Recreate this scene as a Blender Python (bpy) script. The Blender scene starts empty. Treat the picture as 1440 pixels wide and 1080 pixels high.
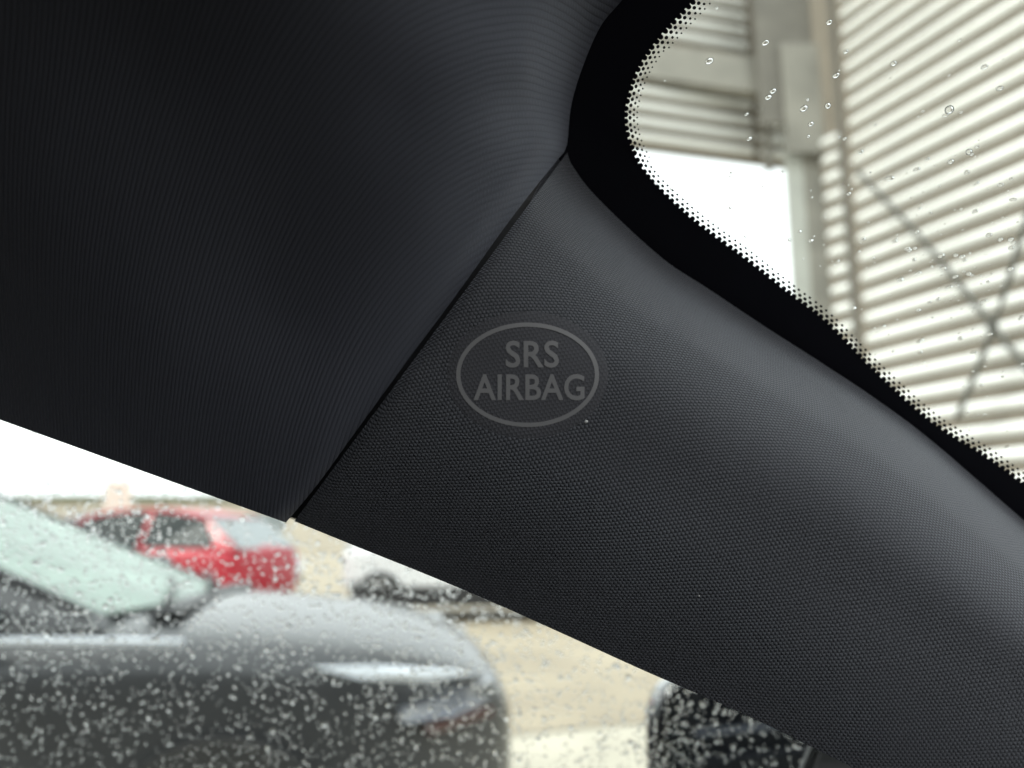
import bpy, bmesh, math, random
import numpy as np
from mathutils import Vector, Matrix
from mathutils.bvhtree import BVHTree
R = math.radians
S = bpy.context.scene
rnd = random.Random(7)

# ------------------------------------------------------------------ camera
CAM = Vector((0, 0, 1.2)); FPX = 1134.0; PITCH = R(10.3)
cd = bpy.data.cameras.new('camera'); cam = bpy.data.objects.new('camera', cd)
S.collection.objects.link(cam); S.camera = cam
cam.location = CAM; cam.rotation_euler = (R(90) + PITCH, 0, 0)
cd.sensor_width = 36; cd.lens = 36 * FPX / 1440
cd.clip_start = 0.01; cd.clip_end = 1500
cd.dof.use_dof = True; cd.dof.focus_distance = 0.225
cd.dof.aperture_fstop = 28.35 / 3.5
# ------------------------------------------------------------------ sky, sun, exposure
SUN_EL, SUN_AZ = R(50), R(-112)           # azimuth measured from +Y towards +X
W = bpy.data.worlds.new('World'); S.world = W; W.use_nodes = True
nt = W.node_tree; nt.nodes.clear()
sky = nt.nodes.new('ShaderNodeTexSky'); sky.sky_type = 'NISHITA'; sky.sun_disc = False
sky.sun_elevation = SUN_EL; sky.sun_rotation = SUN_AZ; sky.dust_density = 6; sky.air_density = 1.0; sky.ozone_density = 1.0
bg = nt.nodes.new('ShaderNodeBackground'); bg.inputs[1].default_value = 0.15
wo = nt.nodes.new('ShaderNodeOutputWorld')
# overcast: a bright cloud sheet with soft thick and thin places over nearly all of the blue
ctc = nt.nodes.new('ShaderNodeTexCoord'); cn = nt.nodes.new('ShaderNodeTexNoise'); cn.inputs['Scale'].default_value = 2.2; cn.inputs['Detail'].default_value = 5
cr_ = nt.nodes.new('ShaderNodeValToRGB'); cr_.color_ramp.elements[0].position = .3; cr_.color_ramp.elements[0].color = (6.5, 6.7, 6.9, 1)
cr_.color_ramp.elements[1].position = .7; cr_.color_ramp.elements[1].color = (9.0, 9.25, 9.4, 1)
cm = nt.nodes.new('ShaderNodeMix'); cm.data_type = 'RGBA'; cm.inputs[0].default_value = .9
nt.links.new(ctc.outputs['Generated'], cn.inputs[0]); nt.links.new(cn.outputs[0], cr_.inputs[0])
nt.links.new(sky.outputs[0], cm.inputs[6]); nt.links.new(cr_.outputs[0], cm.inputs[7]); nt.links.new(cm.outputs[2], bg.inputs[0]); nt.links.new(bg.outputs[0], wo.inputs[0])
sl = bpy.data.lights.new('sun', 'SUN'); sl.energy = 1.5; sl.angle = R(14); sl.color = (1, .97, .92)
so = bpy.data.objects.new('sun', sl); S.collection.objects.link(so)
sdir = Vector((math.sin(SUN_AZ) * math.cos(SUN_EL), math.cos(SUN_AZ) * math.cos(SUN_EL), math.sin(SUN_EL)))
so.rotation_euler = sdir.to_track_quat('Z', 'Y').to_euler()
S.view_settings.view_transform = 'Standard'; S.view_settings.look = 'None'
S.view_settings.exposure = 0.9; S.view_settings.gamma = 1
cy = S.cycles
cy.max_bounces = 12; cy.transmission_bounces = 10; cy.transparent_max_bounces = 16; cy.diffuse_bounces = 4
cy.sample_clamp_indirect = 6; cy.caustics_reflective = False; cy.caustics_refractive = False
cy.use_denoising = True; cy.use_adaptive_sampling = False

# ------------------------------------------------------------------ helpers
cr, sr = math.cos(PITCH), math.sin(PITCH)
RIGHT = Vector((1, 0, 0)); FWD = Vector((0, cr, sr)); UP = Vector((0, -sr, cr))
def ray(px, py):
    return RIGHT * ((px - 720) / FPX) + FWD + UP * (-(py - 540) / FPX)
def P(px, py, d):                        # photo sight line (px, py) followed to depth d (metres along the view axis)
    return CAM + ray(px, py) * d
def atY(px, py, Y):                      # the point of a sight line on the vertical plane y = Y
    r = ray(px, py); return CAM + r * (Y / r.y)
def on_plane(px, py, p0, n):
    r = ray(px, py); return CAM + r * ((p0 - CAM).dot(n) / r.dot(n))

def tag(o, label=None, cat=None, group=None, kind=None):
    if label: o['label'] = label
    if cat: o['category'] = cat
    if group: o['group'] = group
    if kind: o['kind'] = kind
    return o
def link(name, me, mat, parent=None, smooth=False):
    o = bpy.data.objects.new(name, me); S.collection.objects.link(o)
    if mat and not me.materials: me.materials.append(mat)
    if smooth: me.polygons.foreach_set('use_smooth', [True] * len(me.polygons))
    if parent: o.parent = parent; o.matrix_parent_inverse = Matrix.Identity(4)
    return o
def mesh(name, vs, fs, mat, parent=None, smooth=False):
    me = bpy.data.meshes.new(name); me.from_pydata([tuple(v) for v in vs], [], fs); me.update()
    return link(name, me, mat, parent, smooth)
def empty(name, loc, rz=0):
    o = bpy.data.objects.new(name, None); S.collection.objects.link(o)
    o.location = loc; o.rotation_euler = (0, 0, rz); o.empty_display_size = .1
    return o
def bmobj(name, bm, mat, parent=None, smooth=False, fix=True):
    if fix: bmesh.ops.recalc_face_normals(bm, faces=bm.faces)
    me = bpy.data.meshes.new(name); bm.to_mesh(me); bm.free()
    return link(name, me, mat, parent, smooth)
def box_bm(bm, c, s, M=None):
    m = Matrix.Translation(c) @ Matrix.Diagonal((s[0], s[1], s[2], 1))
    if M is not None: m = M @ m
    bmesh.ops.create_cube(bm, size=1, matrix=m)
def box(name, c, s, mat, parent=None, bev=0.0, M=None):
    bm = bmesh.new(); box_bm(bm, c, s, M)
    if bev: bmesh.ops.bevel(bm, geom=bm.edges[:] , offset=bev, segments=2, affect='EDGES')
    return bmobj(name, bm, mat, parent)
def catmull(pts, n):
    pts = np.array(pts, float); m = len(pts)
    ext = np.vstack([2 * pts[0] - pts[1], pts, 2 * pts[-1] - pts[-2]])
    dense = []
    for i in range(m - 1):
        p0, p1, p2, p3 = ext[i:i + 4]
        for t in np.linspace(0, 1, 24, endpoint=False):
            dense.append(.5 * ((2 * p1) + (p2 - p0) * t + (2 * p0 - 5 * p1 + 4 * p2 - p3) * t * t + (3 * p1 - p0 - 3 * p2 + p3) * t ** 3))
    dense.append(pts[-1]); dense = np.array(dense)
    s = np.r_[0, np.cumsum(np.linalg.norm(np.diff(dense, axis=0), axis=1))]
    q = np.linspace(0, s[-1], n)
    return np.stack([np.interp(q, s, dense[:, k]) for k in range(dense.shape[1])], 1), s[-1]
def tps(ctrl):
    c = np.array(ctrl, float); X = c[:, :2] / 500; z = c[:, 2]; n = len(c)
    def U(r2): return np.where(r2 < 1e-12, 0, .5 * r2 * np.log(np.maximum(r2, 1e-12)))
    K = U(((X[:, None] - X[None]) ** 2).sum(-1)) + np.eye(n) * 1e-3
    A = np.zeros((n + 3, n + 3)); A[:n, :n] = K; A[:n, n] = 1; A[:n, n + 1:] = X; A[n, :n] = 1; A[n + 1:, :n] = X.T
    w = np.linalg.solve(A, np.r_[z, 0, 0, 0])
    def f(x, y):
        q = np.array([x, y]) / 500
        return float(U(((X - q) ** 2).sum(-1)) @ w[:n] + w[n] + q @ w[n + 1:])
    return f

# ------------------------------------------------------------------ materials
def mat(name, col, rough=.5, metal=0, coat=0, spec=.5, noise=0, nscale=8, bump=0, bscale=60, bdist=.002, sheen=0):
    m = bpy.data.materials.new(name); m.use_nodes = True; t = m.node_tree; b = t.nodes['Principled BSDF']
    b.inputs['Base Color'].default_value = (*col, 1); b.inputs['Roughness'].default_value = rough
    b.inputs['Metallic'].default_value = metal; b.inputs['Coat Weight'].default_value = coat
    b.inputs['Coat Roughness'].default_value = .04
    b.inputs['Specular IOR Level'].default_value = spec; b.inputs['Sheen Weight'].default_value = sheen
    if noise or bump:
        tc = t.nodes.new('ShaderNodeTexCoord')
    if noise:
        n = t.nodes.new('ShaderNodeTexNoise'); n.inputs['Scale'].default_value = nscale; n.inputs['Detail'].default_value = 6
        t.links.new(tc.outputs['Object'], n.inputs['Vector'])
        r = t.nodes.new('ShaderNodeMapRange'); r.inputs[1].default_value = .3; r.inputs[2].default_value = .7
        r.inputs[3].default_value = 1 - noise; r.inputs[4].default_value = 1 + noise
        t.links.new(n.outputs[0], r.inputs[0])
        mx = t.nodes.new('ShaderNodeVectorMath'); mx.operation = 'SCALE'; mx.inputs[0].default_value = col
        t.links.new(r.outputs[0], mx.inputs['Scale']); t.links.new(mx.outputs[0], b.inputs['Base Color'])
    if bump:
        n = t.nodes.new('ShaderNodeTexNoise'); n.inputs['Scale'].default_value = bscale; n.inputs['Detail'].default_value = 4
        t.links.new(tc.outputs['Object'], n.inputs['Vector'])
        bp = t.nodes.new('ShaderNodeBump'); bp.inputs['Strength'].default_value = bump; bp.inputs['Distance'].default_value = bdist
        t.links.new(n.outputs[0], bp.inputs['Height']); t.links.new(bp.outputs[0], b.inputs['Normal'])
    return m
def fabric(name, col, pu, pv, stagger, dist, gap=.35, rib=0.0, sheen=.3):
    """knitted cloth: staggered stitches in rows, from a metric UV map (stitch pu wide, row pv high, metres)"""
    m = bpy.data.materials.new(name); m.use_nodes = True; t = m.node_tree; N = t.nodes; L = t.links
    b = N['Principled BSDF']
    uv = N.new('ShaderNodeUVMap'); uv.uv_map = 'metric'
    nz = N.new('ShaderNodeTexNoise'); nz.inputs['Scale'].default_value = 60; nz.inputs['Detail'].default_value = 2
    L.new(uv.outputs[0], nz.inputs['Vector'])
    sub = N.new('ShaderNodeVectorMath'); sub.operation = 'SUBTRACT'; sub.inputs[1].default_value = (.5, .5, .5)
    L.new(nz.outputs['Color'], sub.inputs[0])
    scl = N.new('ShaderNodeVectorMath'); scl.operation = 'SCALE'; scl.inputs['Scale'].default_value = pv * 1.1
    L.new(sub.outputs[0], scl.inputs[0])
    add = N.new('ShaderNodeVectorMath'); L.new(uv.outputs[0], add.inputs[0]); L.new(scl.outputs[0], add.inputs[1])
    sp = N.new('ShaderNodeSeparateXYZ'); L.new(add.outputs[0], sp.inputs[0])
    def M(op, a, c=None):
        n = N.new('ShaderNodeMath'); n.operation = op
        for i, v in enumerate((a, c)):
            if v is None: continue
            if isinstance(v, (int, float)): n.inputs[i].default_value = v
            else: L.new(v, n.inputs[i])
        return n.outputs[0]
    vr = M('DIVIDE', sp.outputs[1], pv); row = M('FLOOR', vr)
    off = M('MULTIPLY', M('FLOORED_MODULO', row, 2), stagger)
    ur = M('ADD', M('DIVIDE', sp.outputs[0], pu), off)
    su = M('SINE', M('MULTIPLY', M('FRACT', ur), math.pi)); sv = M('SINE', M('MULTIPLY', M('FRACT', vr), math.pi))
    st = M('POWER', M('MULTIPLY', M('MAXIMUM', su, rib), sv), .7)
    bp = N.new('ShaderNodeBump'); bp.inputs['Strength'].default_value = 1; bp.inputs['Distance'].default_value = dist
    fz = N.new('ShaderNodeTexNoise'); fz.inputs['Scale'].default_value = 2500; fz.inputs['Detail'].default_value = 2
    L.new(uv.outputs[0], fz.inputs['Vector'])
    h = M('ADD', st, M('MULTIPLY', fz.outputs[0], .5))
    L.new(h, bp.inputs['Height']); L.new(bp.outputs[0], b.inputs['Normal'])
    big = N.new('ShaderNodeTexNoise'); big.inputs['Scale'].default_value = 25; big.inputs['Detail'].default_value = 5
    L.new(uv.outputs[0], big.inputs['Vector'])
    k = M('MULTIPLY', M('ADD', M('MULTIPLY', st, 1 - gap), gap), M('ADD', M('MULTIPLY', big.outputs[0], .4), .8))
    c = N.new('ShaderNodeVectorMath'); c.operation = 'SCALE'; c.inputs[0].default_value = col; L.new(k, c.inputs['Scale'])
    L.new(c.outputs[0], b.inputs['Base Color'])
    b.inputs['Roughness'].default_value = .8; b.inputs['Specular IOR Level'].default_value = .25
    b.inputs['Sheen Weight'].default_value = sheen; b.inputs['Sheen Roughness'].default_value = .5
    b.inputs['Sheen Tint'].default_value = (.6, .62, .7, 1)
    return m
def pane(name, tint, refl=1.0, ior=1.5):
    m = bpy.data.materials.new(name); m.use_nodes = True; t = m.node_tree; t.nodes.clear(); N = t.nodes; L = t.links
    o = N.new('ShaderNodeOutputMaterial'); mx = N.new('ShaderNodeMixShader'); tr = N.new('ShaderNodeBsdfTransparent')
    gl = N.new('ShaderNodeBsdfGlossy'); fr = N.new('ShaderNodeFresnel'); fr.inputs[0].default_value = ior
    tr.inputs[0].default_value = (*tint, 1); gl.inputs[0].default_value = (refl, refl, refl, 1); gl.inputs['Roughness'].default_value = .0
    ge = N.new('ShaderNodeNewGeometry'); ms = N.new('ShaderNodeMath'); ms.operation = 'SUBTRACT'; ms.inputs[0].default_value = 1
    mu = N.new('ShaderNodeMath'); mu.operation = 'MULTIPLY'
    L.new(ge.outputs['Backfacing'], ms.inputs[1]); L.new(ms.outputs[0], mu.inputs[0]); L.new(fr.outputs[0], mu.inputs[1])
    L.new(mu.outputs[0], mx.inputs[0]); L.new(tr.outputs[0], mx.inputs[1]); L.new(gl.outputs[0], mx.inputs[2]); L.new(mx.outputs[0], o.inputs[0])
    return m
def water(name):
    m = bpy.data.materials.new(name); m.use_nodes = True; t = m.node_tree; t.nodes.clear()
    o = t.nodes.new('ShaderNodeOutputMaterial'); g = t.nodes.new('ShaderNodeBsdfGlass'); g.inputs['IOR'].default_value = 1.333
    g.inputs['Roughness'].default_value = 0; t.links.new(g.outputs[0], o.inputs[0]); return m

M = dict(
    trim=fabric('trim_fabric', (.088, .092, .101), .00106, .00100, .5, .00024, .42),
    headliner=fabric('headliner_fabric', (.062, .067, .082), .0009, .0017, .35, .00015, .70, rib=.82),
    pressed=fabric('pressed_fabric', (.070, .071, .077), .00106, .00100, .5, .00008, .85),
    frit=mat('frit_ceramic', (.007, .007, .011), .45, spec=.2),
    rubber=mat('black_rubber', (.012, .012, .013), .6, bump=.3, bscale=300, bdist=.0005),
    print=mat('grey_print', (.215, .215, .215), .7, spec=.2),
    lint=mat('white_lint', (.7, .7, .68), .9),
    plastic=mat('black_plastic', (.02, .02, .021), .55, bump=.3, bscale=400, bdist=.0003),
    carpet=mat('dark_carpet', (.03, .03, .032), .95),
    glass=pane('clear_glass', (.93, .96, .94)),
    water=water('rain_water'),
    gloss_black=mat('gloss_black', (.006, .006, .008), .12, coat=1),
    mirror=mat('mirror_silver', (.22, .24, .28), .03, metal=1),
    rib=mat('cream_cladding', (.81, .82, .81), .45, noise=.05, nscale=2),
    ribshade=mat('cladding_shade', (.20, .175, .14), .8, noise=.1, nscale=2),  # sheet colour darkened to imitate shade between the ribs
    steel=mat('painted_steel', (.25, .24, .21), .5, noise=.18, nscale=3),
    steel_dark=mat('brown_steel', (.16, .15, .13), .6, noise=.15, nscale=4),
    steel_pale=mat('pale_steel', (.42, .43, .40), .5, noise=.1, nscale=3),
    cable=mat('grey_cable', (.08, .08, .07), .6),
    wpaint=mat('white_wall', (.75, .76, .72), .8, noise=.06, nscale=.6),
    pconc=mat('pale_concrete', (.44, .41, .34), .85, noise=.16, nscale=1.6, bump=.4, bscale=30),
    silver=mat('silver_grey_paint', (.06, .062, .066), .42, metal=.5, spec=.3, coat=.5, noise=.03, nscale=3),
    red=mat('red_paint', (.42, .012, .03), .4, coat=.25),
    white=mat('white_paint', (.72, .73, .75), .35, coat=.6),
    cglass=mat('dark_window', (.02, .027, .029), .3, spec=.12),
    wscreen=mat('wet_green_screen', (.23, .30, .265), .4, spec=.3, coat=.08, noise=.3, nscale=5),
    pscreen=mat('pale_screen', (.24, .27, .28), .3, spec=.3, coat=.1),
    tyre=mat('tyre_rubber', (.02, .02, .02), .8), rim=mat('alloy_rim', (.14, .145, .15), .35, metal=.8),
    trimblk=mat('black_car_trim', (.018, .018, .02), .5),
    lens=mat('headlight_lens', (.62, .66, .72), .08, coat=1), lampin=mat('headlight_inside', (.33, .35, .40), .3, metal=.4, coat=.6),
    amber=mat('amber_reflector', (.05, .015, .015), .2, coat=1),
    green=mat('hedge_leaf', (.09, .12, .06), .8, noise=.4, nscale=6),
    beige=mat('beige_render', (.55, .5, .42), .8, noise=.05, nscale=1),
)
# ground concrete with stains and worn patches
def ground_mat():
    m = bpy.data.materials.new('beige_concrete'); m.use_nodes = True; t = m.node_tree; N = t.nodes; L = t.links; b = N['Principled BSDF']
    tc = N.new('ShaderNodeTexCoord'); n1 = N.new('ShaderNodeTexNoise'); n1.inputs['Scale'].default_value = .7; n1.inputs['Detail'].default_value = 7
    n2 = N.new('ShaderNodeTexNoise'); n2.inputs['Scale'].default_value = 12; n2.inputs['Detail'].default_value = 5
    L.new(tc.outputs['Object'], n1.inputs[0]); L.new(tc.outputs['Object'], n2.inputs[0])
    r = N.new('ShaderNodeValToRGB'); r.color_ramp.elements[0].position = .3; r.color_ramp.elements[0].color = (.30, .253, .186, 1)
    r.color_ramp.elements[1].position = .62; r.color_ramp.elements[1].color = (.42, .36, .265, 1)
    L.new(n1.outputs[0], r.inputs[0])
    mx = N.new('ShaderNodeMix'); mx.data_type = 'RGBA'; mx.blend_type = 'MULTIPLY'; mx.inputs[0].default_value = .25
    L.new(r.outputs[0], mx.inputs[6]); L.new(n2.outputs[0], mx.inputs[7]); L.new(mx.outputs[2], b.inputs['Base Color'])
    b.inputs['Roughness'].default_value = .75
    return m
M['ground'] = ground_mat()

# ------------------------------------------------------------------ ground
gs = 400
tag(mesh('ground', [(-gs, -gs, 0), (gs, -gs, 0), (gs, gs, 0), (-gs, gs, 0)], [(0, 1, 2, 3)], M['ground']), kind='structure')
# paler apron in front, its far edge seen between the grey car and the mirror
def gpt(px, py, z=0): r = ray(px, py); return CAM + r * ((z - CAM.z) / r.z)
a, b_ = gpt(715, 1036), gpt(912, 1019); e = (b_ - a).normalized(); nn = Vector((e.y, -e.x, 0))
p0, p1 = a - e * 14, b_ + e * 14
q = [p0 + Vector((0, 0, .004)), p1 + Vector((0, 0, .004)), p1 + nn * 12 + Vector((0, 0, .004)), p0 + nn * 12 + Vector((0, 0, .004))]
tag(mesh('concrete_apron', q, [(0, 3, 2, 1)], M['pconc']), kind='structure')
jm = [p0 - nn * .05, p1 - nn * .05, p1, p0]
tag(mesh('joint_strip', [v + Vector((0, 0, .008)) for v in jm] , [(0, 1, 2, 3)], mat('joint_filler', (.2, .175, .14), .9)), kind='structure')

# ------------------------------------------------------------------ the car we sit in
car = empty('car_interior', (0, 0, 0))
tag(car, 'inside of the nearest car: black fabric roof lining, airbag pillar trim and rain-specked glass', 'car')

# --- pillar trim
wp = [P(890, 160, .246), P(1440, 670, .272), P(1440, 0, .205)]
WN = (wp[1] - wp[0]).cross(wp[2] - wp[0]).normalized()
if WN.dot(FWD) < 0: WN = -WN
def glass_depth(px, py): r = ray(px, py); return (wp[0] - CAM).dot(WN) / r.dot(WN)
NU, NV = 150, 90
Lc, _ = catmull([(414, 733), (500, 768), (600, 808), (700, 850), (800, 895), (910, 945), (1050, 1006), (1180, 1070), (1400, 1180), (1700, 1335)], NU)
Uc, _ = catmull([(798, 214), (805, 233), (841, 279), (929, 361), (996, 406), (1074, 458), (1152, 508), (1229, 559), (1307, 617), (1424, 718), (1675, 936)], NU)
def pil_depth(t, v):
    base = .228 - .012 * t
    roll = max(0, (v - .54) / .46)
    d = base + (.036 + .028 * t) * roll ** 2.9 + .012 * max(0, (v - .90) / .10) ** 2
    low = max(0, (.42 - v) / .42); d += .016 * (1 - .7 * min(1, t * 1.6)) * low ** 2      # slight roll to the door seal
    d += .002 * max(0, (.012 - t) / .012) ** 2
    return d * .92
def grid_surface(name, G, material, parent, ua, va, flip=False, extra=None):
    nu, nv = len(G), len(G[0])
    vs = [p for row in G for p in row]
    fs = []
    for i in range(nu - 1):
        for j in range(nv - 1):
            f = (i * nv + j, (i + 1) * nv + j, (i + 1) * nv + j + 1, i * nv + j + 1)
            fs.append(f[::-1] if flip else f)
    o = mesh(name, vs, fs, material, parent, True)
    me = o.data; uvl = me.uv_layers.new(name='metric')
    co = np.array([tuple(v) for v in vs]); U = co @ np.array(ua); V = co @ np.array(va)
    if extra is not None: V = V + np.array(extra)
    li = np.zeros(len(me.loops), int); me.loops.foreach_get('vertex_index', li)
    uvl.data.foreach_set('uv', np.stack([U[li], V[li]], 1).ravel())
    return o
PG = []; PX = []
for i in range(NU):
    t = i / (NU - 1); row = []
    for j in range(NV):
        v = j / (NV - 1); px, py = Lc[i] * (1 - v) + Uc[i] * v
        d = pil_depth(t, v); PX.append(.75 * max(0, d - (.228 - .012 * t) * .92) * (1 if v > .35 else -1)); k = max(0, (v - .84) / .16)
        d += (glass_depth(px, py) - .0010 - d) * k ** 2.2
        row.append(P(px, py, d))
    PG.append(row)
trim = grid_surface('pillar_trim', PG, M['trim'], car, tuple(RIGHT * 1.0 + UP * .14), tuple(UP * 1.0 - RIGHT * .16), extra=PX)
trim['label'] = 'black woven pillar cover carrying the airbag oval'
bvh = BVHTree.FromPolygons([v.co for v in trim.data.vertices], [tuple(p.vertices) for p in trim.data.polygons])
def on_trim(px, py, off=.0002):
    r = ray(px, py).normalized(); h = bvh.ray_cast(CAM, r)
    return h[0] - r * off
sm = trim.modifiers.new('thickness', 'SOLIDIFY'); sm.thickness = .003; sm.offset = -1; sm.use_rim = False

# --- headliner
NH, NW = 150, 110
Rc, _ = catmull([(1150, -330), (1040, -200), (950, -90), (875, 0), (844, 38), (818, 98), (803, 150), (797, 205), (787, 221), (749, 268), (708, 322), (668, 378), (629, 432), (590, 484), (540, 552), (490, 621), (446, 682), (402, 735)], NW)
hd = tps([(1150, -330, .235), (950, -90, .235), (875, 0, .24), (818, 98, .244), (797, 205, .247), (752, 270, .238), (672, 380, .231), (596, 485, .230), (496, 622, .232), (405, 735, .240),
          (740, 100, .219), (715, 200, .223), (690, 0, .205), (775, 150, .242), (600, 300, .216), (560, 150, .203), (500, 0, .188), (700, -200, .190), (400, 450, .228), (350, 250, .211), (200, 100, .198), (200, 450, .228),
          (0, 0, .186), (0, 300, .218), (0, 585, .255), (200, 655, .248), (-200, 200, .215), (-500, 410, .29), (-500, -350, .155), (0, -350, .150), (-500, 0, .205), (-250, 497, .27), (400, -330, .150)])
WS = 1 - min(range(NW), key=lambda j: abs(Rc[j][0] - 797) + abs(Rc[j][1] - 205)) / (NW - 1)     # the seam's share of that edge
HG = []; HX = []; HC = P(800, 900, .215)
for i in range(NH):
    s = i / (NH - 1); row = []
    for j in range(NW):
        w = j / (NW - 1)
        lx, ly = -500, -350 + (410 + 350) * w
        px = lx * (1 - s) + Rc[j][0] * s; py = ly * (1 - s) + Rc[j][1] * s
        d = hd(px, py)
        d *= .92; k = max(0, (s - .90 - (s0 := .065 * min(1, max(0, (w - .66 * (1 - WS)) / (.34 * (1 - WS)))))) / (.10 - s0)); v = min(1, max(0, (1 - w) / WS)); gd = glass_depth(*Rc[j]) - .0010
        if w <= 1 - WS: de = glass_depth(px, py) - .0010; pw = 2.2
        else:
            q = max(0, (v - .84) / .16); de = pil_depth(0, v); de += (gd - de) * q ** 2.2 + .0012 * max(-1, min(1, (735 - px) / 40)); pw = 2.2
        d += (de - d) * k ** pw
        pt = P(px, py, d); row.append(pt); rel = pt - HC
        HX.append(math.hypot(1.6 * rel.dot(RIGHT), rel.dot(UP)) + .012 * math.sin(rel.dot(RIGHT) * 30) * .1)
    HG.append(row)
hl = grid_surface('headliner', HG, M['headliner'], car, tuple(RIGHT), tuple(-FWD * .25), flip=True, extra=HX)
hl['label'] = 'dark ribbed roof lining left of the seam'
sm = hl.modifiers.new('thickness', 'SOLIDIFY'); sm.thickness = .003; sm.offset = -1; sm.use_rim = False
# roof lining carried on over the seats
hm = mesh('roof_lining', [(-1.9, -1.2, 1.40), (.30, -1.2, 1.40), (.06, -.35, 1.40), (.06, .02, 1.40), (-1.9, .02, 1.40), (-1.9, .30, 1.33), (-.135, .25, 1.345), (.04, .14, 1.385)],
          [(0, 1, 2, 3, 7, 6, 5, 4)], M['carpet'], car)
# dark body metal behind the seam
bvs = []
for j in range(int((1 - WS) * NW) - 2, NW, 2):
    v = min(1, max(0, (1 - j / (NW - 1)) / WS)); dm = pil_depth(.02, v) + .007; q = max(0, (v - .84) / .16); dm += (glass_depth(*Rc[j]) - .0008 - dm) * q ** 2.2
    if v > .95: continue
    wl = 14 + 31 * min(1, (1 - v) / .25)
    bvs += [P(Rc[j][0] - wl, Rc[j][1] - 8, dm + .002 + .006 * v), P(Rc[j][0] + wl * .7, Rc[j][1] + 8, dm + .002 + .010 * v)]
mesh('body_metal', bvs, [(2 * k, 2 * k + 1, 2 * k + 3, 2 * k + 2) for k in range(len(bvs) // 2 - 1)], M['rubber'], car)

# --- airbag oval: ring and lettering
RING = (742, 527)
vs, fs = [on_trim(RING[0], RING[1], .00012)], []; K = 96
for ax, ay, h in ((40, 30, .00012), (75, 58, .00012), (100, 76, .00012), (110, 86, .00010), (116, 93, -.0001)):
    for k in range(K): a = 2 * math.pi * k / K; vs.append(on_trim(RING[0] + ax * math.cos(a), RING[1] + ay * math.sin(a), h))
for k in range(K): fs.append((0, 1 + k, 1 + (k + 1) % K))
for r_ in range(4):
    for k in range(K): n = (k + 1) % K; fs.append((1 + r_ * K + k, 1 + (r_ + 1) * K + k, 1 + (r_ + 1) * K + n, 1 + r_ * K + n))
pp = mesh('pressed_patch', vs, fs, M['pressed'], trim, True)
uvl = pp.data.uv_layers.new(name='metric')
for l in pp.data.loops: c = pp.data.vertices[l.vertex_index].co; uvl.data[l.index].uv = (c.dot(RIGHT + UP * .14), c.dot(UP - RIGHT * .16))
vs, fs = [], []
for k in range(K):
    a = 2 * math.pi * k / K
    for (ax, ay) in ((100.5, 73.5), (94.5, 67.5)):
        vs.append(on_trim(RING[0] + ax * math.cos(a), RING[1] + ay * math.sin(a), .00025))
for k in range(K):
    n = (k + 1) % K; fs.append((2 * k, 2 * k + 1, 2 * n + 1, 2 * n))
mesh('emblem_ring', vs, fs, M['print'], trim)
# faint heat-pressed halo round the oval, a shallow step in the cloth
def letters(txt, x0, x1, y0, y1, name):
    c = bpy.data.curves.new(name, 'FONT'); c.body = txt; c.offset = .017; c.space_character = 1.04; c.resolution_u = 4
    o = bpy.data.objects.new(name, c); S.collection.objects.link(o)
    bpy.context.view_layer.update()
    me = bpy.data.meshes.new_from_object(o.evaluated_get(bpy.context.evaluated_depsgraph_get()))
    bpy.data.objects.remove(o); bpy.data.curves.remove(c)
    co = np.array([v.co[:] for v in me.vertices]); mn, mx = co.min(0), co.max(0)
    for v in me.vertices:
        px = x0 + (v.co.x - mn[0]) / (mx[0] - mn[0]) * (x1 - x0); py = y1 - (v.co.y - mn[1]) / (mx[1] - mn[1]) * (y1 - y0)
        v.co = on_trim(px, py, .00025)
    me.name = name; me.materials.clear()
    return link(name, me, M['print'], trim)
letters('SRS', 711, 786, 479, 517, 'lettering')
letters('AIRBAG', 666, 822, 526, 563, 'lettering')

# --- windscreen: slightly sloping pane, frit band and dots
def W_(px, py, off=0.0): return on_plane(px, py, wp[0], WN) + WN * off
ws = empty('windscreen', (0, 0, 0)); ws.parent = car
ws['label'] = 'windscreen with black dotted border'
cs = [(560, -820), (2050, -820), (2050, 1250), (1330, 900), (700, 420)]
vs = [W_(*c) for c in cs] + [W_(*c, .0045) for c in cs]; n = len(cs)
mesh('glass', vs, [tuple(range(n)), tuple(range(2 * n - 1, n - 1, -1))] + [(k, (k + 1) % n, n + (k + 1) % n, n + k) for k in range(n)], M['glass'], ws)
Ic, Il = catmull([(1900, -330), (1450, -260), (1210, -190), (1070, -110), (1020, -48), (975, 0), (930, 48), (899, 92), (884, 132), (879, 164), (886, 202), (913, 251), (975, 309), (1046, 362), (1108, 411), (1161, 452), (1230, 522), (1308, 592), (1386, 642), (1440, 681), (1560, 770), (1750, 910)], 1600)
Oc, _ = catmull([(1900, -800), (1400, -720), (1000, -560), (780, -400), (700, -290), (740, -180), (735, 0), (720, 100), (715, 220), (760, 330), (900, 470), (1040, 560), (1200, 670), (1400, 820), (1560, 950)], 1600)
vs, fs = [], []
for k in range(0, 1600, 5):
    vs += [W_(*Ic[k], -.0004), W_(*Oc[k], -.0004)]
for k in range(len(vs) // 2 - 1): fs.append((2 * k, 2 * k + 1, 2 * k + 3, 2 * k + 2))
mesh('frit_band', vs, fs, M['frit'], ws)
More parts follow.
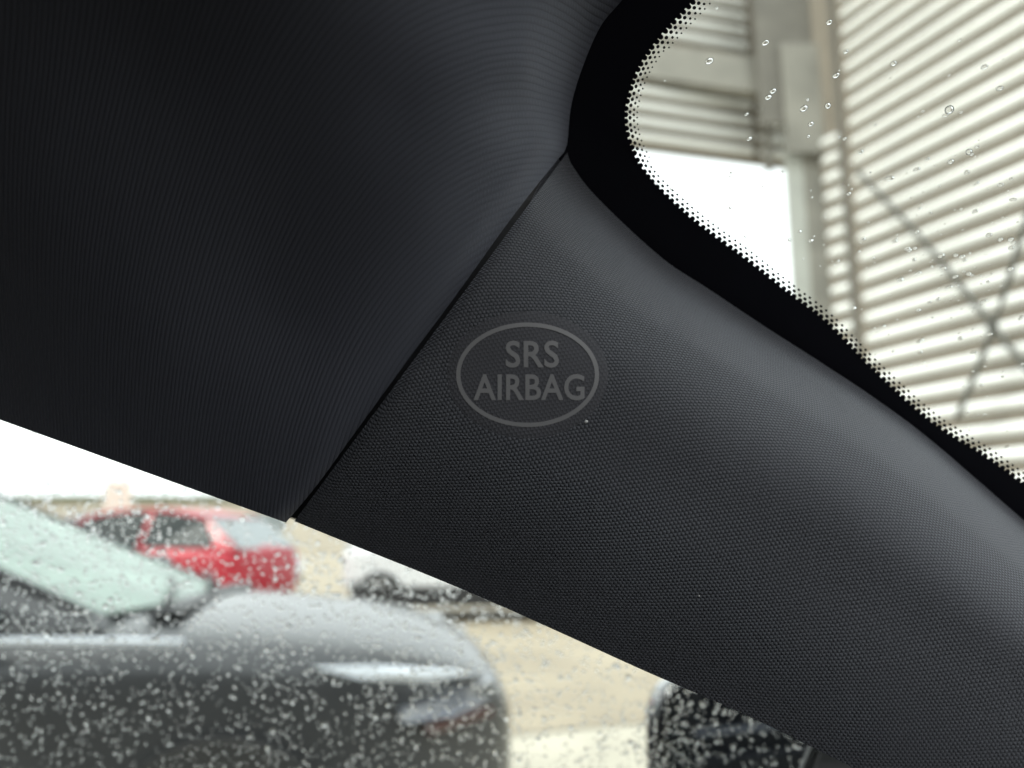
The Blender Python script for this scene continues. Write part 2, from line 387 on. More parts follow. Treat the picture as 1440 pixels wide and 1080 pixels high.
# teeth and dots follow the inner edge at a fixed pitch
vs, fs = [], []
def dot(c, rx, ry, tx, n=10):
    b0 = len(vs)
    for k in range(n):
        a = 2 * math.pi * k / n; vx, vy = rx * math.cos(a), ry * math.sin(a)
        vs.append(W_(c[0] + tx[0] * vx - tx[1] * vy, c[1] + tx[1] * vx + tx[0] * vy, -.0004))
    fs.append(tuple(range(b0, b0 + n)))
pitch = 9.5; m_ = int(Il / pitch)
for q in range(m_):
    for rI, (off, rx, ry) in enumerate(((1.2, 3.9, 3.7), (7.2, 2.8, 2.2), (12.6, 2.0, 1.6), (17.2, 1.3, 1.1))):
        s = (q + .5 * (rI % 2)) * pitch / Il
        if s >= .995: continue
        k = int(s * 1599); p = Ic[k]; k2 = min(k + 4, 1599); d = Ic[k2] - Ic[k2 - 8 if k2 >= 8 else 0]; d = d / (np.linalg.norm(d) + 1e-9)
        nrm = np.array([d[1], -d[0]])
        if rI == 3 and not (p[0] > 870 and p[1] < 230): continue
        wide = 1.5 if p[1] < 60 else 1.0
        c = p + nrm * off * (1 + .35 * (wide - 1))
        dot(c, rx, ry * (1 + .3 * (wide - 1)), d)
fd = mesh('frit_dots', vs, fs, M['frit'], ws); fd['kind'] = 'stuff'

# --- side window pane
sp_ = [P(0, 585, .39), P(1180, 1080, .40), P(0, 1080, .41)]
SN = (sp_[1] - sp_[0]).cross(sp_[2] - sp_[0]).normalized()
if SN.dot(FWD) < 0: SN = -SN
def SW(px, py, off=0.0): return on_plane(px, py, sp_[0], SN) + SN * off
sw = empty('side_window', (0, 0, 0)); sw.parent = car; sw['label'] = 'front door window wet with rain'
cs = [(-900, 200), (300, 620), (1350, 1050), (1500, 1700), (-900, 1700)]
vs = [SW(*c) for c in cs] + [SW(*c, .004) for c in cs]; n = len(cs)
mesh('glass', vs, [tuple(range(n)), tuple(range(2 * n - 1, n - 1, -1))] + [(k, (k + 1) % n, n + (k + 1) % n, n + k) for k in range(n)], M['glass'], sw)
# door seal: a rubber tube running just behind the trim edge
sc_, _ = catmull([(-500, 402), (0, 575), (200, 646), (402, 723), (414, 726), (600, 799), (800, 886), (910, 936), (1050, 998), (1180, 1060), (1400, 1170)], 90)
def tube(pts, r, name, material, parent, n=8):
    vs, fs = [], []
    for i, p in enumerate(pts):
        t = (pts[min(i + 1, len(pts) - 1)] - pts[max(i - 1, 0)]).normalized()
        a = t.cross(Vector((0, 0, 1)) if abs(t.z) < .9 else Vector((1, 0, 0))).normalized(); b = t.cross(a)
        for k in range(n):
            an = 2 * math.pi * k / n; vs.append(p + (a * math.cos(an) + b * math.sin(an)) * r)
    for i in range(len(pts) - 1):
        for k in range(n):
            k2 = (k + 1) % n; fs.append((i * n + k, i * n + k2, (i + 1) * n + k2, (i + 1) * n + k))
    fs.append(tuple(range(n))[::-1]); fs.append(tuple((len(pts) - 1) * n + k for k in range(n)))
    return mesh(name, vs, fs, material, parent, True)
tube([P(x, y - 14, .30) for x, y in sc_], .0045, 'door_seal', M['rubber'], car)
# body metal closing the gap between the two panes
bvs = []
for i in range(0, 90, 3):
    x, y = sc_[i]; bvs += [P(x, y - 12, .298), P(x + 40, y - 90, .30)]
mesh('pillar_metal', bvs, [(2 * k, 2 * k + 2, 2 * k + 3, 2 * k + 1) for k in range(len(bvs) // 2 - 1)], M['rubber'], car)

# --- cabin out of frame: door card, dashboard, seat, far side, rear (unseen, partly closed up to darken the lining)
def quad_box(name, c, s, m, bev=.02): return box(name, Vector(c), s, m, car, bev)
quad_box('rear_door_blocker', (-1.35, .40, 1.13), (.95, .06, .42), M['carpet'])  # solid panel added over the rear side window to keep light out
quad_box('door_panel', (-.45, .40, .585), (2.7, .07, .79), M['plastic'])
quad_box('dashboard', (.88, -.40, .72), (.62, 1.5, .40), M['plastic'], .05)
quad_box('cabin_floor', (-.4, -.4, .17), (3.0, 1.7, .06), M['carpet'])
quad_box('far_door_blocker', (-.45, -1.22, .62), (2.7, .07, 1.20), M['plastic'])  # raised across the far window opening to cut light from that side
quad_box('far_roof_rail', (-.6, -1.20, 1.34), (2.3, .08, .14), M['carpet'])
quad_box('far_centre_post', (-.55, -1.22, 1.1), (.14, .05, .5), M['carpet'])
quad_box('rear_bulkhead', (-1.9, -.4, .75), (.08, 1.7, 1.35), M['carpet'])
quad_box('near_centre_post', (-.75, .38, 1.05), (.18, .05, .7), M['carpet'])
quad_box('seat_back', (-.55, -.30, .72), (.14, .5, .64), M['carpet'], .05)
quad_box('visor_blocker', (.12, -.85, 1.34), (.02, .5, .10), M['carpet'], .008)  # unseen, added to block windscreen light from the lining
quad_box('bonnet', (1.75, -.40, .84), (1.1, 1.5, .12), M['gloss_black'], .05)  # unseen, added to stop ground bounce reaching the roof lining
quad_box('seat_back', (-.55, -.95, .72), (.14, .45, .64), M['carpet'], .05)

# --- outside mirror at the foot of the pillar
mr = empty('side_mirror', P(1058, 1062, .62)); mr.parent = car; mr['label'] = 'door mirror in glossy black housing'
def shape_mirror():
    ax = (Vector((1, .18, 0))).normalized(); az = Vector((0, 0, 1)); ay = ax.cross(az)   # ay points back to the viewer? fixed below
    if ay.y > 0: ay = -ay
    c = P(1058, 1062, .62)
    W2, H2 = .076, .060
    ringpts = []
    for k in range(40):
        a = 2 * math.pi * k / 40; ca, sa = math.cos(a), math.sin(a)
        x = W2 * math.copysign(abs(ca) ** .45, ca); z = H2 * math.copysign(abs(sa) ** .5, sa)
        ringpts.append((x, z))
    prof = [(0.93, .003), (1.0, .006), (1.03, -.004), (1.0, -.025), (.9, -.05), (.6, -.072), (.2, -.08)]
    vs, fs = [], []
    for s, dpt in prof:
        for x, z in ringpts: vs.append(ax * (x * s) + az * (z * s) + ay * dpt)
    n = 40
    for i in range(len(prof) - 1):
        for k in range(n): fs.append((i * n + k, i * n + (k + 1) % n, (i + 1) * n + (k + 1) % n, (i + 1) * n + k))
    fs.append(tuple((len(prof) - 1) * n + k for k in range(n)))
    mesh('housing', vs, fs, M['gloss_black'], mr, True)
    vs = [ax * (x * .93) + az * (z * .93) + ay * .001 for x, z in ringpts]
    mesh('mirror_glass', vs, [tuple(range(40))], M['mirror'], mr)
shape_mirror()
# sail panel of the door between mirror and pillar
box('door_corner', Vector((0, 0, 0)), (.16, .012, .12), M['plastic'], car, .004, Matrix.Translation(P(1345, 1165, .40)) @ Matrix.Rotation(R(-26), 4, 'Y').inverted())

# ------------------------------------------------------------------ raindrops
def drops(name, centres, wall, nrm, label):
    a = nrm.cross(Vector((0, 0, 1))).normalized(); b = nrm.cross(a).normalized()
    vs, fs = [], []; n = 10
    for (p, r, el, ang) in centres:
        b0 = len(vs); ca, sa = math.cos(ang), math.sin(ang); hgt = rnd.uniform(.55, .8)
        jit = [rnd.uniform(.97, 1.03) for _ in range(n)]
        levels = ((1, 0), (.95, .32), (.78, .66), (.45, .92))
        for s, h in levels:
            for k in range(n):
                t = 2 * math.pi * k / n; x = r * s * math.cos(t) * el * jit[k]; y = r * s * math.sin(t) * jit[k]
                vs.append(p + a * (x * ca - y * sa) + b * (x * sa + y * ca) + nrm * (.00004 + h * r * hgt))
        vs.append(p + nrm * (.00004 + r * hgt)); top = len(vs) - 1
        vs.append(p + nrm * .00004); bot = top + 1
        for L_ in range(3):
            for k in range(n):
                k2 = (k + 1) % n; fs.append((b0 + L_ * n + k, b0 + L_ * n + k2, b0 + (L_ + 1) * n + k2, b0 + (L_ + 1) * n + k))
        for k in range(n):
            k2 = (k + 1) % n; fs.append((b0 + 3 * n + k, b0 + 3 * n + k2, top)); fs.append((bot, b0 + k2, b0 + k))
    o = mesh(name, vs, fs, M['water'], None)
    bm = bmesh.new(); bm.from_mesh(o.data); bmesh.ops.recalc_face_normals(bm, faces=bm.faces); bm.to_mesh(o.data); bm.free()
    sm = [len(p.vertices) > 2 for p in o.data.polygons]
    for p in o.data.polygons:
        p.use_smooth = abs(p.normal.dot(nrm)) < .995 or p.normal.dot(nrm) > 0
    tag(o, label, 'raindrops', kind='stuff')
    return o
cl = [(rnd.uniform(-300, 1200), rnd.uniform(560, 1250), rnd.uniform(40, 130)) for _ in range(60)]
ctr = []
while len(ctr) < 13500:
    if rnd.random() < .45:
        c = rnd.choice(cl); x, y = rnd.gauss(c[0], c[2]), rnd.gauss(c[1], c[2])
    else: x, y = rnd.uniform(-300, 1300), rnd.uniform(540, 1250)
    if y < 560 + .37 * x - 20: continue
    r = .00040 + .00052 * rnd.random() ** 2.2
    if rnd.random() < .05: r *= 1.5
    ctr.append((SW(x, y, .0041), r, rnd.uniform(1, 1.15), R(90) + rnd.gauss(0, .3)))
drops('raindrops', ctr, sw, SN, 'rain droplets beaded all over the door window at lower left')
ctr = []
big = [(920 + 76, 90, 7, 5), (1253, 258, 8, 4), (1292, 245, 6, 3), (1026, 299, 4, 3), (1131, 158, 7, 5), (1165, 154, 5, 5), (1141, 180, 5, 4), (1080, 142, 6, 4), (1087, 133, 6, 4),
       (1053, 201, 5, 3), (1049, 166, 4, 2), (1216, 344, 4, 3), (1327, 368, 6, 4), (1357, 369, 5, 3), (1279, 358, 5, 3), (1269, 402, 6, 4), (1388, 433, 6, 3), (1373, 506, 6, 3), (1384, 552, 4, 3),
       (1330, 386, 5, 4), (1347, 398, 5, 3), (1338, 413, 6, 3), (1412, 267, 5, 3), (1430, 288, 6, 3), (1377, 266, 5, 2), (1125, 333, 4, 3), (1141, 346, 5, 3), (1110, 345, 3, 3), (1339, 160, 7, 7), (1367, 220, 5, 5), (1341, 234, 5, 4), (1177, 111, 6, 4), (1076, 64, 6, 4), (1202, 442, 5, 4), (1167, 35, 5, 4), (1426, 387, 5, 4), (1364, 249, 4, 4)]
pxm = 1134 / .25
for x, y, a, b in big: ctr.append((W_(x, y, .0046), b * .8 / pxm, a / b, R(-12 + rnd.gauss(0, 8))))
while len(ctr) < 420:
    x, y = rnd.uniform(840, 1750), rnd.uniform(-180, 900)
    if rnd.random() < .4: x, y = rnd.gauss(1330, 110), rnd.gauss(390, 90)
    r = (.9 + 2.2 * rnd.random() ** 3) * 1.0 / pxm
    ctr.append((W_(x, y, .0046), r, rnd.uniform(1, 1.6), R(-12 + rnd.gauss(0, 12))))
drops('raindrops', ctr, ws, WN, 'scattered rain droplets on the windscreen at upper right')

# lint specks on the pillar
for (x, y, r, lb) in ((824.5, 593, .00042, 'tiny white lint speck just below right of the airbag oval'), (983, 838, .0002, 'minute pale lint speck on the lower pillar cloth below the oval')):
    bm = bmesh.new(); bmesh.ops.create_icosphere(bm, subdivisions=2, radius=r)
    for v in bm.verts: v.co *= rnd.uniform(.8, 1.15)
    o = bmobj('lint_speck', bm, M['lint'], None, True); o.location = on_trim(x, y, r * .5); tag(o, lb, 'lint speck')

# ------------------------------------------------------------------ the clad building seen through the windscreen
bld = empty('clad_building', (2.9, 6.9, 0))
tag(bld, 'cream ribbed metal building with grey steel column and beam beyond the windscreen', 'building')
bl0 = Vector((2.9, 6.9, 0))
def bpart(name, vs, fs, m, kind=None, smooth=False):
    o = mesh(name, [v - bl0 for v in vs], fs, m, bld, smooth)
    if kind: o['kind'] = kind
    return o
def world_box(name, c, s, m, rz=0.0, bev=0.0):
    return box(name, Vector((0, 0, 0)), s, m, bld, bev, Matrix.Translation(Vector(c) - bl0) @ Matrix.Rotation(rz, 4, 'Z'))
corner = atY(1197, 300, 7.0); corner.z = 0
wd = Vector((math.sin(R(-23)), math.cos(R(-23)), 0))      # along the wall, away from us
wn = Vector((-wd.y, wd.x, 0)); wn = wn if wn.dot(CAM - corner) > 0 else -wn
ribpitch = .186
def ribs(origin, along, nrm, length, z0, z1, pitch, endround=True):
    """one horizontal cladding rib per pitch, each its own part; the pan between them sits on the wall sheet"""
    k = 0; z = z0; me0 = None
    prof = [(0, -.25), (.30, -.20), (.50, -.08), (.54, .02), (.48, .11), (.25, .22), (0, .27)]
    while z < z1:
        if me0 is None:
            vs, fs = [], []; n = len(prof)
            ends = [(0, .35), (.03, .8), (.07, 1), (length - .01, 1), (length, .9)]
            for s, sc in ends:
                for (o_, h) in prof: vs.append(along * s + nrm * (o_ * pitch * .55 * sc) + Vector((0, 0, h * pitch * sc)))
            for i in range(len(ends) - 1):
                for j in range(n - 1): fs.append((i * n + j, i * n + j + 1, (i + 1) * n + j + 1, (i + 1) * n + j))
            fs.append(tuple(range(n))); fs.append(tuple(4 * n + j for j in range(n))[::-1])
            me0 = bpy.data.meshes.new('cladding_rib'); me0.from_pydata([tuple(v) for v in vs], [], fs); me0.materials.append(M['rib'])
            bm = bmesh.new(); bm.from_mesh(me0); bmesh.ops.recalc_face_normals(bm, faces=bm.faces); bm.to_mesh(me0); bm.free()
            me0.polygons.foreach_set('use_smooth', [len(p.vertices) == 4 for p in me0.polygons])
        o = link('cladding_rib', me0, None, bld); o.location = origin + nrm * .004 + Vector((0, 0, z)) - bl0
        z += pitch; k += 1
# right wall: sheet + ribs, running towards us from the corner
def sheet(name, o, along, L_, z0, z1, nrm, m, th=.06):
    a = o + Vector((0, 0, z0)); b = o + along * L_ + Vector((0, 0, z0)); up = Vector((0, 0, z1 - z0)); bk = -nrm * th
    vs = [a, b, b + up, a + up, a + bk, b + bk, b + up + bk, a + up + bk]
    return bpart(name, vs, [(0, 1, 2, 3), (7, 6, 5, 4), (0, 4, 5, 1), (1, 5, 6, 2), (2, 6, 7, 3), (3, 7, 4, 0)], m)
sheet('wall_sheet', corner, -wd, 5.6, 0, 7.4, wn, M['ribshade'])
ribs(corner - wd * .06, -wd, wn, 5.4, .25, 7.3, ribpitch)
# left wall, nearly square to us
wd2 = Vector((math.sin(R(75)), math.cos(R(75)), 0)); wn2 = Vector((wd2.y, -wd2.x, 0)); wn2 = wn2 if wn2.y < 0 else -wn2
lend = atY(1112, 200, 8.0); lend.z = 0
zc = lambda py, Y=8.0: atY(1000, py, Y).z
start = lend - wd2 * 3.2
sheet('wall_sheet', start, wd2, 3.34, zc(236), 8.2, wn2, M['ribshade'])
ribs(start + wd2 * .02, wd2, wn2, 2.70, zc(222), 8.0, .172)
ribs(start + wd2 * 2.80, wd2, wn2, .5, zc(222), 6.2, .172)
# steelwork
yb = 7.6
def pbox(name, x0, y0, x1, y1, Y, th, m, bev=.01, rz=0.0, slope=0.0):
    a, b = atY(x0, y0, Y), atY(x1, y1, Y); ym = 300 if y1 > 600 else (y0 + y1) / 2
    a.x, b.x = atY(x0, ym, Y).x, atY(x1, ym, Y).x
    c = (a + b) / 2; c.y = Y + th / 2
    o = box(name, Vector((0, 0, 0)), (abs(b.x - a.x), th, abs(a.z - b.z)), m, bld, bev, Matrix.Translation(c - bl0) @ Matrix.Rotation(slope, 4, 'Y') @ Matrix.Rotation(rz, 4, 'Z'))
    return o
pbox('steel_beam', 780, 62, 1095, 112, 7.5, .16, M['steel'], .01, slope=R(9))
pbox('steel_column', 1134, -160, 1166, 725, 7.45, .2, M['steel'])
pbox('column_flange', 1108, -160, 1134, 725, 7.46, .02, M['steel_pale'], .004)
pbox('bracket', 1062, -60, 1172, 175, 7.36, .03, M['steel_dark'], .01)
pbox('bracket', 1102, 60, 1192, 215, 7.30, .03, M['steel'], .01)
pbox('slim_post', 1074, 110, 1083, 240, 7.55, .05, M['steel_dark'], .005)
pbox('corner_post', 1190, -160, 1201, 725, 7.02, .06, M['steel_dark'], .005)
# narrow ribbed return between column and corner
rst = atY(1160, 300, 7.35); rst.z = 0
ren = atY(1192, 300, 7.15); ren.z = 0
al = (ren - rst); Lr = al.length; al.normalize(); nr = Vector((al.y, -al.x, 0)); nr = nr if nr.y < 0 else -nr
sheet('wall_sheet', rst, al, Lr, .2, 7.0, nr, M['ribshade'])
ribs(rst + al * .01, al, nr, Lr - .02, .25, 5.0, ribpitch)
# crossed bracing rods standing off the right wall
pw = corner + wn * .25
def onw(px, py): return on_plane(px, py, pw, wn)
for pts in (((1205, 240), (1300, 340), (1396, 458), (1520, 610)), ((1475, 200), (1440, 320), (1396, 462), (1345, 590))):
    q, _ = catmull([tuple(onw(*p)) for p in pts], 16)
    o = tube([Vector(v) - bl0 for v in q], .021, 'bracing_rod', M['cable'], bld, 6)
ob = box('turnbuckle', Vector((0, 0, 0)), (.07, .05, .09), M['cable'], bld, .012, Matrix.Translation(onw(1396, 460) - bl0))

# ------------------------------------------------------------------ cars outside
def car_copy(prefix, loc, rz, paint, label, cat='car', style='hatch', screen=None, group=None):
    """a car lofted from stations; x forward from the rear, origin on the ground under the nose; left-right symmetric"""
    root = empty(prefix, loc, rz); tag(root, label, cat, group)
    hw = .88
    if style == 'sedan':
        st = [(-4.45, .70, .45, .80, .98), (-4.3, .82, .30, .82, 1.02), (-3.6, .87, .25, .86, 1.03), (-2.6, .88, .22, .88, .98), (-1.5, .88, .22, .88, .97),
              (-1.14, .88, .22, .88, .955), (-.8, .87, .24, .87, .945), (-.45, .85, .24, .84, .90), (-.2, .80, .25, .79, .84), (-.06, .70, .28, .72, .76), (0, .56, .34, .62, .66)]
        roof = [(-4.0, 1.02, .70), (-3.3, 1.40, .60), (-2.6, 1.44, .58), (-2.2, 1.405, .58), (-1.16, .965, .74)]
    else:
        st = [(-3.9, .74, .45, .92, 1.0), (-3.78, .84, .30, .95, 1.02), (-3.2, .88, .25, .97, 1.05), (-2.4, .89, .24, .96, 1.03), (-1.5, .89, .24, .95, 1.03),
              (-1.05, .89, .24, .93, 1.02), (-.7, .88, .25, .88, .97), (-.35, .84, .26, .80, .89), (-.12, .74, .28, .70, .77), (0, .56, .34, .58, .62)]
        roof = [(-3.85, .99, .72), (-3.34, 1.37, .61), (-2.75, 1.47, .59), (-2.1, 1.46, .59), (-1.78, 1.41, .59), (-1.02, 1.03, .76)]
    vs, fs = [], []
    def ring(x, w, zb, zs, zt):
        h = [(0, zb), (w * .8, zb), (w * .97, zb + .06), (w, zb + (zs - zb) * .35), (w * .985, zb + (zs - zb) * .55), (w, zs - .06), (w * .975, zs), (w * .86, zs + (zt - zs) * .62), (w * .55, zt), (0, zt + .015)]
        return [(x, y, z) for y, z in h] + [(x, -y, z) for y, z in h[-2:0:-1]]
    for s in st: vs += ring(*s)
    n = 18
    for i in range(len(st) - 1):
        for k in range(n): k2 = (k + 1) % n; fs.append((i * n + k, i * n + k2, (i + 1) * n + k2, (i + 1) * n + k))
    fs.append(tuple(range(n))[::-1]); fs.append(tuple((len(st) - 1) * n + k for k in range(n)))
    body = mesh('body', vs, fs, paint, root, True)
    bm = bmesh.new(); bm.from_mesh(body.data); bmesh.ops.recalc_face_normals(bm, faces=bm.faces); bm.to_mesh(body.data); bm.free()
    sb = body.modifiers.new('s', 'SUBSURF'); sb.levels = sb.render_levels = 2
    # greenhouse: glass on four sides, roof panel and pillars
    A, Z = roof[0], roof[-1]; mid = roof[1:-1]
    rv = [(x, s * w, z) for (x, z, w) in mid for s in (1, -1)]
    rf = [(2 * i, 2 * i + 1, 2 * i + 3, 2 * i + 2) for i in range(len(mid) - 1)]
    m_ = len(rv); rv += [(x, y, z - .03) for x, y, z in rv]; rf += [tuple(m_ + q for q in f[::-1]) for f in rf]
    for i in range(len(mid) - 1):
        for s in (0, 1): rf.append((2 * i + s, 2 * i + 2 + s, m_ + 2 * i + 2 + s, m_ + 2 * i + s))
    rf.append((0, 1, m_ + 1, m_)); q = m_ - 2; rf.append((q, q + 1, m_ + q + 1, m_ + q))
    o = mesh('roof', rv, rf, paint, root); sb = o.modifiers.new('b', 'BEVEL'); sb.width = .012; sb.segments = 2
    F = mid[-1]; B = mid[0]; beltw = .80; beltz = st[4][4] - .02
    def slab(name, pts, m, th=.008, inward=Vector((0, 0, -1))):
        p = [Vector(v) for v in pts]; nn = (p[1] - p[0]).cross(p[2] - p[0]).normalized()
        nn = nn if nn.dot(inward) > 0 else -nn
        k = len(p); v2 = p + [v + nn * th for v in p]
        return mesh(name, v2, [tuple(range(k)), tuple(range(2 * k - 1, k - 1, -1))] + [(i, (i + 1) % k, k + (i + 1) % k, k + i) for i in range(k)], m, root)
    # windscreen, slightly bowed into three strips
    bw = [(-Z[2], -.10), (-Z[2] * .5, .0), (Z[2] * .5, .0), (Z[2], -.10)]; tw = [(-F[2], -.03), (-F[2] * .5, 0), (F[2] * .5, 0), (F[2], -.03)]
    wv = [(Z[0] + d + .02, y, Z[1] + .0) for y, d in bw] + [(F[0] + d, y, F[1] - .012) for y, d in tw]
    wv += [(x - .01, y, z - .012) for x, y, z in wv]
    wf = [(0, 1, 5, 4), (1, 2, 6, 5), (2, 3, 7, 6), (8, 12, 13, 9), (9, 13, 14, 10), (10, 14, 15, 11), (0, 4, 12, 8), (3, 11, 15, 7), (0, 8, 9, 1), (1, 9, 10, 2), (2, 10, 11, 3), (4, 5, 13, 12), (5, 6, 14, 13), (6, 7, 15, 14)]
    mesh('windscreen', wv, wf, screen or M['cglass'], root)
    slab('rear_window', [(A[0], -A[2], A[1]), (A[0], A[2], A[1]), (B[0], B[2], B[1] - .012), (B[0], -B[2], B[1] - .012)], M['pscreen'] if paint is M['red'] else M['cglass'])
    for s in (1, -1):
        inw = Vector((0, -s, 0))
        xs = [A[0] + .15] + [x for x, z, w in mid] + [Z[0] - .12]
        def top(x):
            pr = [(A[0], A[1], A[2])] + list(mid) + [(Z[0], Z[1], Z[2])]
            for (x0, z0, w0), (x1, z1, w1) in zip(pr, pr[1:]):
                if x0 <= x <= x1: t = (x - x0) / (x1 - x0); return z0 + (z1 - z0) * t, w0 + (w1 - w0) * t
        cuts = [A[0] + .35, (A[0] * .55 + Z[0] * .45) - .03, (A[0] * .55 + Z[0] * .45) + .05, Z[0] - .30]
        for (c0, c1) in ((cuts[0], cuts[1]), (cuts[2], cuts[3])):
            up = [c1 - (c1 - c0) * q for q in (0, .25, .5, .75, 1)]
            pts = [(c0, s * beltw, beltz), (c1, s * beltw, beltz)] + [(x, s * (top(x)[1] + .004), top(x)[0] - .045) for x in up]
            slab('side_window', pts, M['cglass'], .008, inw)
        # shell pillars behind the windows
        pts = [(A[0] + .02, s * (beltw - .012), beltz - .02), (Z[0] - .02, s * (beltw - .012), beltz - .02)] + [(x, s * (top(x)[1] - .012), top(x)[0] - .02) for x in [Z[0] - .03] + [m[0] for m in mid[::-1]] + [A[0] + .04]]
        slab('window_surround', pts, paint, .01, inw)
        pa = [Vector((Z[0] + .0 - .08, s * (Z[2] + .01), Z[1] - .01)), Vector((F[0] - .03, s * (F[2] + .005), F[1] - .015))]
        tube(pa, .022, 'windscreen_pillar', M['trimblk'] if style == 'sedan' else paint, root, 8)
        # lamps
        hx = st[-4:]
        if style == 'sedan':
            up_ = [(-.62, .868, .835), (-.45, .86, .833), (-.22, .815, .812), (-.16, .80, .795), (-.30, .84, .782), (-.48, .868, .797)]
            lo_ = [(-.36, .865, .715), (-.20, .82, .745), (-.10, .70, .76), (-.07, .60, .757), (-.06, .585, .715), (-.10, .70, .712), (-.22, .84, .69), (-.36, .865, .68)]
            lens_shapes = [('headlight', up_, M['lens']), ('headlight_glass', lo_, M['lampin'])]
            hlens = empty('headlight', (0, 0, 0)); hlens.parent = root
            for nm, sh, mm in (('upper_lens', up_, M['lens']), ('lower_lens', lo_, M['lampin'])):
                p = [Vector((x, s * y, z)) for x, y, z in sh]; c = sum(p, Vector()) / len(p)
                out = Vector((.35, s * .9, .1)).normalized()
                v2 = [v + out * .006 for v in p] + [c + out * .03] + [v - out * .05 for v in p]; k = len(p)
                f2 = [(i, (i + 1) % k, k) for i in range(k)] + [(i, (i + 1) % k, k + 1 + (i + 1) % k, k + 1 + i) for i in range(k)]
                mesh(nm, v2, f2, mm, hlens, False)
            v2 = [Vector((-.30, s * .855, .675)), Vector((-.12, s * .78, .705)), Vector((-.12, s * .78, .68)), Vector((-.30, s * .855, .65))]
            out = Vector((.4, s * .9, 0)).normalized(); v2 = [v + out * .035 for v in v2] + [v - out * .02 for v in v2]
            mesh('side_reflector', v2, [(0, 1, 2, 3), (0, 4, 5, 1), (1, 5, 6, 2), (2, 6, 7, 3), (3, 7, 4, 0)], M['amber'], hlens)
        else:
            p = [Vector((x, s * y, z)) for x, y, z in [(-.62, .885, .87), (-.30, .84, .83), (-.08, .72, .75), (-.06, .70, .64), (-.28, .835, .70), (-.50, .88, .76)]]; c = sum(p, Vector()) / len(p)
            out = Vector((.5, s * .85, .1)).normalized(); k = len(p)
            v2 = [v + out * .006 for v in p] + [c + out * .03] + [v - out * .06 for v in p]
            mesh('headlight', v2, [(i, (i + 1) % k, k) for i in range(k)] + [(i, (i + 1) % k, k + 1 + (i + 1) % k, k + 1 + i) for i in range(k)], M['lens'], root)
        if style == 'sedan':
            q, _ = catmull([(-2.6, s * .872, .93), (-1.9, s * .880, .925), (-1.25, s * .882, .915), (-.95, s * .878, .905)], 14)
            tube([Vector(v) for v in q], .011, 'belt_moulding', M['lens'], root, 6)
        # mirror
        bm = bmesh.new(); bmesh.ops.create_icosphere(bm, subdivisions=3, radius=1, matrix=Matrix.Translation((Z[0] - .38, s * .98, beltz + .07)) @ Matrix.Diagonal((.075, .115, .07, 1)))
        bmobj('side_mirror', bm, paint, root, True)
        # wheels
        for wx in (-.84, -.84 - 2.62 if style == 'sedan' else -.84 - 2.5):
            wh = empty('wheel', (wx, s * .80, .33)); wh.parent = root
            def cyl(nm, r0, r1, y0, y1, m, seg=32):
                vs, fs = [], []
                for (r, y) in ((r0, y0), (r1, y0), (r1 + .0, y1), (r0, y1)):
                    for k in range(seg): a = 2 * math.pi * k / seg; vs.append((r * math.cos(a), y, r * math.sin(a)))
                for i in range(4):
                    i2 = (i + 1) % 4
                    for k in range(seg): k2 = (k + 1) % seg; fs.append((i * seg + k, i * seg + k2, i2 * seg + k2, i2 * seg + k))
                return mesh(nm, vs, fs, m, wh, False)
            cyl('tyre', .22, .33, -.1, .1, M['tyre'])
            cyl('wheel_arch', .335, .40, -.03, .115, M['trimblk'])
            bm = bmesh.new()
            for k in range(5): box_bm(bm, Vector((.11, s * .07, 0)), (.22, .03, .05), Matrix.Rotation(k * 2 * math.pi / 5, 4, 'Y'))
            bmesh.ops.create_cone(bm, cap_ends=True, segments=20, radius1=.06, radius2=.06, depth=.05, matrix=Matrix.Translation((0, s * .07, 0)) @ Matrix.Rotation(R(90), 4, 'X'))
            bmobj('rim', bm, M['rim'], wh)
    if style == 'hatch':
        for s in (1, -1): box('sill_shade', Vector((-2.0, s * .885, .34)), (3.4, .05, .26), M['trimblk'], root, .02)  # dark strips standing in for under-car shade and tyres
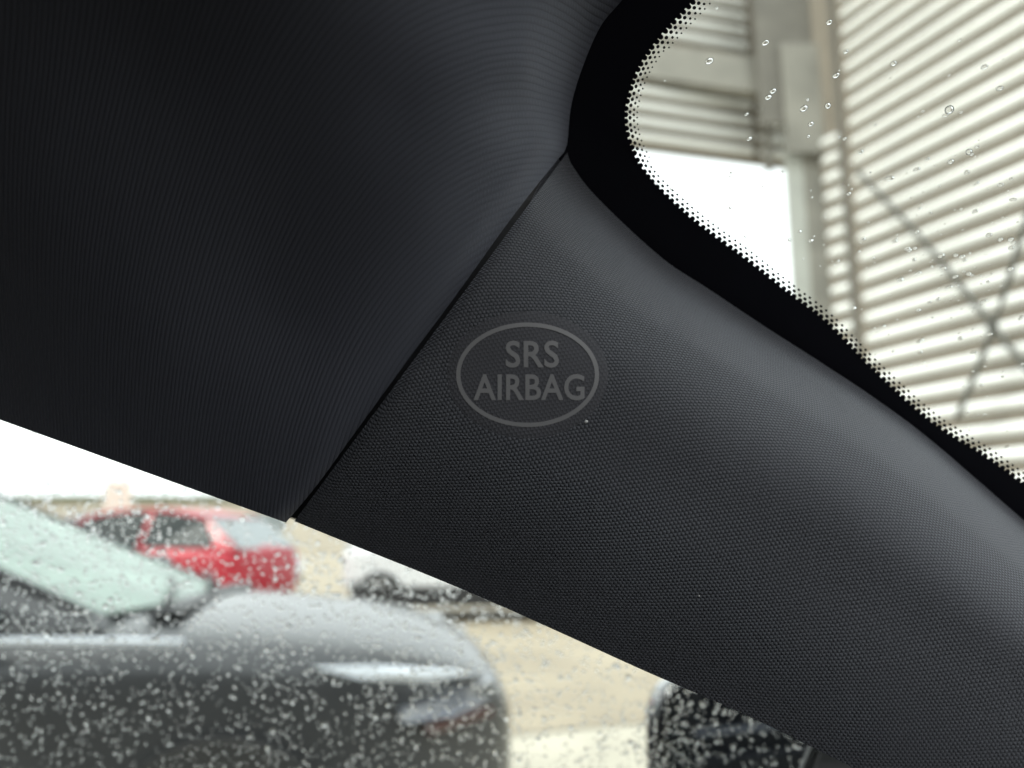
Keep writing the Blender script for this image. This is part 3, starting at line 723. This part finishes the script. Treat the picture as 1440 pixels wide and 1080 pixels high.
    # grille, bumper inlet, wipers, door lines
    box('grille', Vector((-.035, 0, .50)), (.06, .9, .16), M['trimblk'], root, .02)
    for i, y0 in enumerate((-.55, .05)):
        tube([Vector((Z[0] + .10 - abs(y0 + .25) * .1, y0, Z[1] + .015)), Vector((Z[0] + .02, y0 + .3, Z[1] + .035)), Vector((Z[0] - .06, y0 + .55, Z[1] + .06))], .010, 'wiper', M['trimblk'], root, 6)
    # cowl: black plastic grille between bonnet and screen
    box('cowl_panel', Vector((Z[0] + .09, 0, Z[1] - .006)), (.10, 1.30, .022), M['trimblk'], root, .006)
    return root

gx = lambda px, Y: (px - 720) / FPX * Y / cr
car_copy('parked_car', (-.06, 3.25, 0), R(8), M['silver'], 'silver-grey saloon parked alongside, its pale green windscreen and bonnet nearest the rain-specked window', style='sedan', screen=M['wscreen'])
car_copy('parked_car', (-6.75, 11.0, 0), R(168), M['red'], 'bright red hatchback parked behind the silver-grey saloon', style='hatch', screen=M['pscreen'])
car_copy('parked_car', (-3.25, 12.4, 0), R(0), M['white'], 'white car showing its nose past the front of the red hatchback', style='hatch', screen=M['pscreen'])
car_copy('parked_car', (1.55, 12.0, 0), R(2), M['white'], 'white car with dark sills standing in for shade, half hidden by the pillar, right of the red car', style='hatch', screen=M['pscreen'])

# ------------------------------------------------------------------ low buildings on the far side
fb = empty('low_warehouse', (-22, 55, 0)); tag(fb, 'long low pale warehouse with grey-green roof edge in the far distance', 'warehouse')
box('wall', Vector((0, 0, 1.5)), (40, 10, 3.0), M['beige'], fb)
box('roof', Vector((0, 0, 3.15)), (40.6, 10.6, .3), M['green'], fb, .05)
for k in range(8):
    box('window', Vector((-17 + k * 4.8, -5.02, 1.7)), (2.2, .08, 1.1), M['pscreen'], fb)
pst = empty('sign_post', (-14.5, 30, 0)); tag(pst, 'pale pink sign board on a post far behind the red car', 'sign')
box('post', Vector((0, 0, 1.3)), (.12, .12, 2.6), M['steel'], pst)
box('board', Vector((0, -.08, 2.4)), (1.0, .06, 1.2), mat('faded_pink', (.7, .58, .53), .7), pst, .01)
